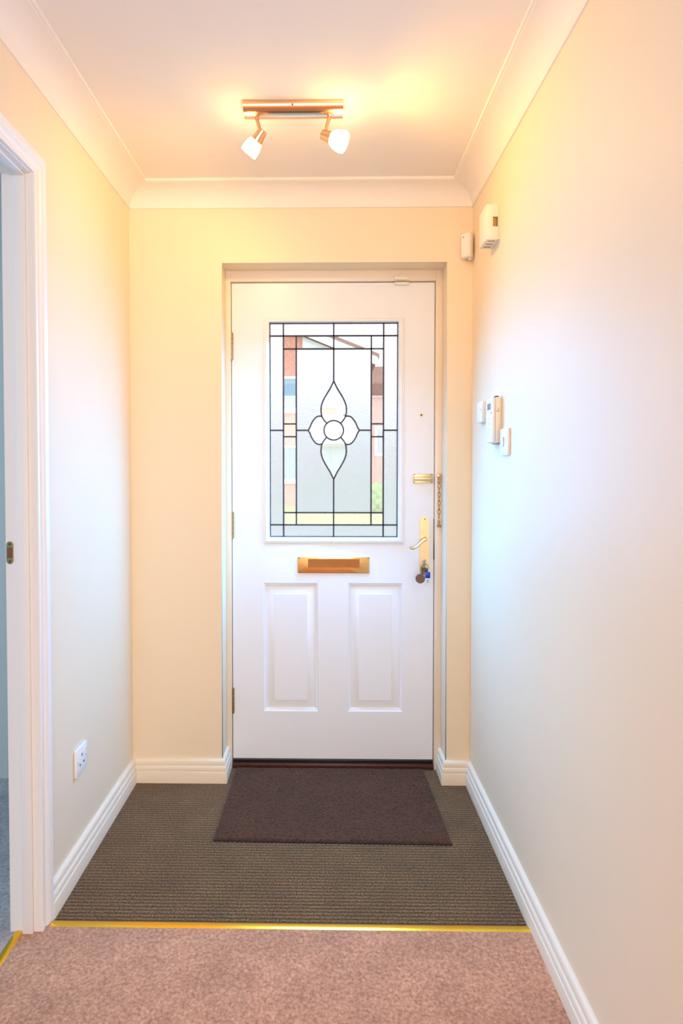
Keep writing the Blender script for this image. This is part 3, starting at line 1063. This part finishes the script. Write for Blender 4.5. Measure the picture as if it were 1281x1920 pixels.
def spot(x0, centre, axis, cap_len, mouth, cone):
    c = Vector(centre)
    a = Vector(axis).normalized()
    mesh_obj('stem', tube(bmesh.new(), [(x0, LY, CEIL - 0.028), (x0, LY, CEIL - 0.038), (c.x - 0.001, LY, CEIL - 0.064), (c.x, LY, c.z + 0.008)], [0.0064, 0.0058, 0.0050, 0.0046], 16), M['lamp_metal'], lamp, smooth=60)
    o = c - a * cap_len * 0.5
    cap = mesh_obj('lamp_cap', lathe(bmesh.new(), [(0, 0), (0.0120, 0.0), (0.0140, 0.0015), (0.0165, cap_len * 0.6), (0.0195, cap_len), (0.0175, cap_len), (0.013, cap_len * 0.6), (0, cap_len * 0.5)], o, a, 36), M['lamp_metal'], lamp, smooth=40)
    s = o + a * (cap_len - 0.003)
    sh = mesh_obj('lamp_shade', lathe(bmesh.new(), [(0.0170, 0.0), (0.0195, 0.004), (0.0195 + (mouth - 0.0195) * 0.55, 0.014), (0.0195 + (mouth - 0.0195) * 0.92, 0.027), (mouth, 0.038), (mouth - 0.001, 0.047), (mouth - 0.0025, 0.047), (mouth - 0.0025, 0.036), (mouth - 0.005, 0.025), (0.0185, 0.012), (0.013, 0.004), (0, 0.002)], s, a, 40), M['opal'], lamp, smooth=60)
    ld = bpy.data.lights.new('lamp_light', 'SPOT')
    ld.energy = 6.8
    ld.color = (1.0, 0.53, 0.10)
    ld.spot_size = math.radians(cone)
    ld.spot_blend = 0.7
    ld.shadow_soft_size = 0.022
    lo = bpy.data.objects.new('lamp_light', ld)
    lo.location = s + a * 0.050
    lo.rotation_euler = a.to_track_quat('-Z', 'Y').to_euler()
    COL.objects.link(lo)
    sh['label'] = 'glowing white opal glass shade'
    mesh_obj('bulb', lathe(bmesh.new(), [(0.006, 0.001), (0.010, 0.008), (0.0125, 0.020), (0.0115, 0.028), (0.007, 0.034), (0.0, 0.036)], s, a, 24), M['opal'], sh, smooth=60)

spot(-0.2150, (-0.2065, LY, CEIL - 0.0860), (-0.62, 0.34, -0.70), 0.036, 0.0262, 172)
spot(0.0030, (-0.0040, LY, CEIL - 0.0900), (0.88, -0.20, -0.42), 0.034, 0.0312, 152)

# ================================================================== WALL FITTINGS
# door chime box, keypad wall
chime = empty('door_chime', (XR, -0.335, 2.06))
tag(chime, 'cream door chime box high on the wall near the ceiling', 'door chime')
cx0 = XR - 0.0465
b = bmesh.new()
box(b, cx0, XR - 0.004, -0.383, -0.290, 2.0100, 2.1250, bev=0.003)
cb = mesh_obj('cover', b, M['plastic_warm'], chime, smooth=40)
bx('back_plate', M['plastic_warm'], chime, XR - 0.004, XR, -0.381, -0.292, 2.012, 2.123)
b = bmesh.new()   # sound opening in the near end: flat patch, darker strips along top and one side
px0, px1, pz0_, pz1_ = XR - 0.0245, XR - 0.0090, 2.0520, 2.0830
box(b, px0, px1, -0.3836, -0.3826, pz0_, pz1_)
mesh_obj('sound_opening', b, M['aged_brass'], cb)
b = bmesh.new()
box(b, px0, px1, -0.3840, -0.3824, pz1_ - 0.004, pz1_)
box(b, px1 - 0.004, px1, -0.3840, -0.3824, pz0_, pz1_)
mesh_obj('opening_edge', b, M['screw'], cb)
for k in range(3):
    y = -0.370 + k * 0.028
    bx('vent_slot', M['screw'], cb, cx0 + 0.010, XR - 0.014, y, y + 0.005, 2.0092, 2.0101)

# motion sensor in the corner
pir = empty('motion_sensor', (XR, 0.0, 2.12))
tag(pir, 'white alarm motion sensor mounted in the corner', 'motion sensor')
b = bmesh.new()
box(b, -0.0215, 0.0215, -0.009, 0.0, -0.046, 0.047, bev=0.002)
q = bmesh.new()
prof = [(-0.022, -0.007), (-0.0215, -0.0165), (-0.018, -0.0225), (-0.009, -0.0255), (0.0, -0.0262), (0.009, -0.0255), (0.018, -0.0225), (0.0215, -0.0165), (0.022, -0.007)]
A = [q.verts.new((x, y, -0.046)) for x, y in prof]
B = [q.verts.new((x, y * 0.93 - 0.001, 0.046)) for x, y in prof]
for k in range(len(prof) - 1):
    q.faces.new((A[k], A[k + 1], B[k + 1], B[k]))
q.faces.new(A[::-1])
q.faces.new(B)
q.faces.new((A[0], B[0], B[-1], A[-1]))
MP = Matrix.Translation((XR - 0.0225, -0.0180, 2.1150)) @ Matrix.Rotation(math.radians(-38), 4, 'Z')
bmesh.ops.bevel(q, geom=[e for e in q.edges if abs(e.verts[0].co.z - e.verts[1].co.z) < 0.01 and len(e.link_faces) == 2], offset=0.0035, segments=3, affect='EDGES')
bmesh.ops.transform(b, matrix=MP, verts=b.verts)
bmesh.ops.transform(q, matrix=MP, verts=q.verts)
mesh_obj('back_plate', b, M['plastic'], pir, smooth=40)
mesh_obj('cover', q, M['plastic'], pir, smooth=35)
q = lathe(bmesh.new(), [(0, 0.0012), (0.0022, 0.0010), (0.0026, -0.001)], (-0.0075, -0.0248, 0.031), (0, -1, 0), 12)
bmesh.ops.transform(q, matrix=MP, verts=q.verts)
mesh_obj('indicator', q, M['slot'], pir)
q = bmesh.new()
box(q, -0.0150, 0.0150, -0.0266, -0.0230, -0.0360, -0.0345)
bmesh.ops.transform(q, matrix=MP, verts=q.verts)
mesh_obj('lens_edge', q, M['plastic_warm'], pir)
q = bmesh.new()
box(q, 0.004, 0.016, -0.008, 0.004, -0.053, -0.044, bev=0.002)
bmesh.ops.transform(q, matrix=MP, verts=q.verts)
mesh_obj('bracket', q, M['plastic_warm'], pir, smooth=40)

# alarm keypad
kp = empty('alarm_keypad', (XR, -0.375, 1.415))
tag(kp, 'white alarm keypad with grey display between switch and small box', 'keypad')
kx = XR - 0.031
b = bmesh.new()
box(b, kx + 0.011, XR, -0.4130, -0.3330, 1.3400, 1.4900, bev=0.003)
kb = mesh_obj('body', b, M['plastic_warm'], kp, smooth=40)
b = bmesh.new()
box(b, kx, kx + 0.011, -0.4130, -0.3330, 1.3420, 1.4885, bev=0.004)
kf = mesh_obj('front_cover', b, M['plastic'], kp, smooth=40)
bx('display', M['screen'], kf, kx - 0.0008, kx + 0.001, -0.3990, -0.3560, 1.4510, 1.4720, bev=0.0004)
for r_ in range(4):
    for c_ in range(3):
        y = -0.3965 + c_ * 0.0165
        z = 1.4250 - r_ * 0.0165
        bx('key_button', M['plastic'], kf, kx - 0.0014, kx + 0.001, y, y + 0.0115, z - 0.0055, z + 0.0055, bev=0.0008)
bx('indicator', M['leather'], kf, kx - 0.0010, kx + 0.001, -0.4060, -0.4000, 1.4360, 1.4420)
bx('cover_seam', M['screw'], kb, kx + 0.012, XR - 0.006, -0.4134, -0.4126, 1.4435, 1.4447)
bx('seam_notch', M['screw'], kb, kx + 0.0195, kx + 0.0207, -0.4134, -0.4126, 1.4440, 1.4540)
mesh_obj('dark_top_cap', lathe(bmesh.new(), [(0.0085, 0), (0.0070, 0.004), (0.0, 0.006)], (XR - 0.0135, -0.402, 1.4895), (0, 0, 1), 18), M['slot'], kp, smooth=40)  # small dark dome on top of the keypad
bx('dark_base_strip', M['screw'], kp, kx + 0.019, XR - 0.003, -0.4105, -0.345, 1.3370, 1.3405)  # dark strip along the underside of the keypad

# small box behind the keypad
sbx = empty('small_wall_box', (XR, -0.185, 1.46))
tag(sbx, 'small plain white box half hidden behind the alarm keypad', 'wall box')
b = bmesh.new()
box(b, XR - 0.0170, XR, -0.2250, -0.1500, 1.4220, 1.4980, bev=0.003)
sb_ = mesh_obj('housing', b, M['plastic'], sbx, smooth=40)
bx('button', M['plastic_warm'], sb_, XR - 0.0178, XR - 0.0160, -0.1990, -0.1760, 1.4720, 1.4800, bev=0.0006)
bx('indicator', M['slot'], sb_, XR - 0.0174, XR - 0.0165, -0.2130, -0.2090, 1.4640, 1.4680)

# light switch
sw = empty('light_switch', (XR, -0.468, 1.341))
tag(sw, 'square white light switch plate nearest the hall on the keypad wall', 'light switch')
b = bmesh.new()
box(b, XR - 0.0095, XR, -0.5110, -0.4250, 1.2980, 1.3840, bev=0.003)
plate = mesh_obj('plate', b, M['plastic'], sw, smooth=40)
b = bmesh.new()
q = bmesh.new()
box(q, -0.005, 0.002, -0.0060, 0.0060, -0.0125, 0.0125, bev=0.0015)
merge(b, q, Matrix.Translation((XR - 0.0090, -0.468, 1.341)) @ Matrix.Rotation(math.radians(-9), 4, 'Y'))
mesh_obj('rocker', b, M['plastic'], plate, smooth=40)
b = bmesh.new()
box(b, XR - 0.0100, XR - 0.0090, -0.4755, -0.4605, 1.3270, 1.3550)
mesh_obj('rocker_gap', b, M['slot'], plate)
for y in (-0.5000, -0.4360):
    mesh_obj('screw', lathe(bmesh.new(), [(0, 0.0006), (0.0026, 0.0004), (0.003, 0)], (XR - 0.0095, y, 1.341), (-1, 0, 0), 12), M['steel'], plate)

# wall socket
so = empty('wall_socket', (XL, -0.536, 0.345))
tag(so, 'single white plug socket low on the wall beside the doorway', 'socket')
b = bmesh.new()
box(b, XL, XL + 0.0095, -0.5790, -0.4940, 0.3020, 0.3870, bev=0.003)
pls = mesh_obj('plate', b, M['plastic'], so, smooth=40)
sx = XL + 0.0095
for nm, y0, y1, z0, z1 in (('pin_slot', -0.5405, -0.5345, 0.3550, 0.3640), ('pin_slot', -0.5570, -0.5480, 0.3300, 0.3360), ('pin_slot', -0.5270, -0.5180, 0.3300, 0.3360)):
    bx(nm, M['slot'], pls, sx - 0.001, sx + 0.0003, y0, y1, z0, z1)
rk = bx('switch_rocker', M['plastic'], pls, sx - 0.001, sx + 0.0030, -0.5160, -0.5070, 0.3570, 0.3740, bev=0.001)
bx('on_mark', M['leather'], rk, sx + 0.0027, sx + 0.0032, -0.5135, -0.5095, 0.3680, 0.3710)
for y in (-0.5680, -0.5050):
    mesh_obj('screw', lathe(bmesh.new(), [(0, 0.0006), (0.0026, 0.0004), (0.003, 0)], (sx, y, 0.3445), (1, 0, 0), 12), M['steel'], pls)

# ================================================================== OUTDOORS, seen through the glass
struct(bx('ground_paving', M['paving'], None, -30, 30, 0.28, 11.2, -0.30, -0.15), 'pale paving outside the front door', 'paving')
struct(bx('lawn', M['grass'], None, -30, 30, 11.2, 60, -0.30, -0.14), 'green lawn across the street seen through the glass', 'lawn')
struct(bx('wall_outer', M['outer'], None, -3.7, XL - 0.08, 0.28, 0.30, -0.3, 2.7), 'outer brickwork of the house', 'wall')

HY = 20.0
house = empty('brick_house', (-1.6, HY, -0.14))
tag(house, 'red brick house with white windows across the lawn', 'house')
b = bmesh.new()
prism_xz(b, [(-5.35, -0.14), (1.55, -0.14), (1.55, 5.05), (-1.9, 6.45), (-5.35, 5.05)], HY, HY + 6)
mesh_obj('wall', b, M['brick'], house)
b = bmesh.new()
prism_xz(b, [(-0.85, -0.12), (1.56, -0.12), (1.56, 5.0), (-0.85, 5.98)], HY - 0.05, HY + 0.02)
rp = mesh_obj('render_panel', b, M['render'], house)
b = bmesh.new()
for s in (1, -1):
    q = [(-1.9, 6.42), (-1.9, 6.72), (-1.9 + s * 3.75, 5.20), (-1.9 + s * 3.75, 4.90)]
    prism_xz(b, q, HY - 0.35, HY - 0.25)
mesh_obj('bargeboard', b, M['upvc'], house)
b = bmesh.new()
for s in (1, -1):
    q = [(-1.9, 6.72), (-1.9, 6.84), (-1.9 + s * 3.8, 5.30), (-1.9 + s * 3.8, 5.18)]
    prism_xz(b, q, HY - 0.4, HY + 6.2)
mesh_obj('roof', b, M['roof'], house)

def far_window(x0, x1, z0, z1, mull):
    bm = bmesh.new()
    w = 0.09
    box(bm, x0, x1, HY - 0.08, HY + 0.02, z0, z0 + w)
    box(bm, x0, x1, HY - 0.08, HY + 0.02, z1 - w, z1)
    for x in [x0, x1 - w] + [m - w / 2 for m in mull]:
        box(bm, x, x + w, HY - 0.08, HY + 0.02, z0, z1)
    box(bm, x0 - 0.06, x1 + 0.06, HY - 0.14, HY, z0 - 0.08, z0)
    f = mesh_obj('window', bm, M['upvc'], house)
    edges = [x0] + list(mull) + [x1]
    for a, c in zip(edges, edges[1:]):
        bx('pane', M['far_glass'], f, a + 0.05, c - 0.05, HY - 0.04, HY - 0.02, z0 + w, z1 - w)

far_window(-2.9, -0.95, 3.30, 4.55, (-2.25, -1.6))
far_window(-2.9, -0.95, 0.75, 2.05, (-2.25, -1.6))
bx('brick_band', M['brick'], house, -0.35, 0.40, HY - 0.09, HY - 0.04, 3.20, 3.42)
far_window(0.62, 1.35, 3.1, 4.2, (0.98,))
dd = bx('front_door', M['far_door'], house, -0.15, 0.85, HY - 0.14, HY + 0.02, -0.1, 2.0)
bx('door_panel', M['far_glass'], dd, 0.12, 0.2, HY - 0.16, HY - 0.13, 0.3, 1.8)
bx('canopy', M['upvc'], house, -0.55, 1.25, HY - 0.8, HY, 2.1, 2.3)
dp = bx('drainpipe', M['far_door'], house, -0.93, -0.85, HY - 0.1, HY, -0.1, 5.4)

h2o = empty('distant_house', (3.4, 27, -0.14))
tag(h2o, 'further red brick house behind the fence', 'house')
bx('wall', M['brick'], h2o, 1.6, 7.5, 27, 33, -0.14, 4.6)
b = bmesh.new()
prism_xz(b, [(1.3, 4.55), (7.8, 4.55), (7.0, 6.0), (2.1, 6.0)], 26.7, 33.3)
mesh_obj('roof', b, M['roof'], h2o)
w_ = bx('window', M['upvc'], h2o, 2.3, 3.5, 26.9, 27.02, 1.8, 3.2)
bx('pane', M['far_glass'], w_, 2.45, 3.35, 26.85, 26.92, 1.95, 3.05)

fence = empty('garden_fence', (2.5, 17.5, -0.14))
tag(fence, 'brown board fence beside the brick house', 'fence')
for k in range(16):
    x = 1.62 + k * 0.155
    bx('board', M['fence'], fence, x, x + 0.145, 17.5 - 0.01 * (k % 2), 17.53, -0.12, 1.62 + 0.02 * (k % 3))
for z in (0.3, 1.3):
    bx('rail', M['fence'], fence, 1.6, 4.15, 17.53, 17.58, z, z + 0.09)

b = bmesh.new()
bmesh.ops.create_icosphere(b, subdivisions=4, radius=0.55)
for v in b.verts:
    nrm_ = v.co.normalized()
    v.co = nrm_ * (0.55 + 0.07 * math.sin(13 * nrm_.x + 3) * math.sin(11 * nrm_.z) + random.uniform(-0.03, 0.03))
    v.co = Vector((v.co.x + 1.75, v.co.y + 16.6, max(-0.14, v.co.z * 1.0 + 0.25)))
bu = mesh_obj('garden_bush', b, M['bush'])
tag(bu, 'rounded green bush in front of the fence', 'bush')
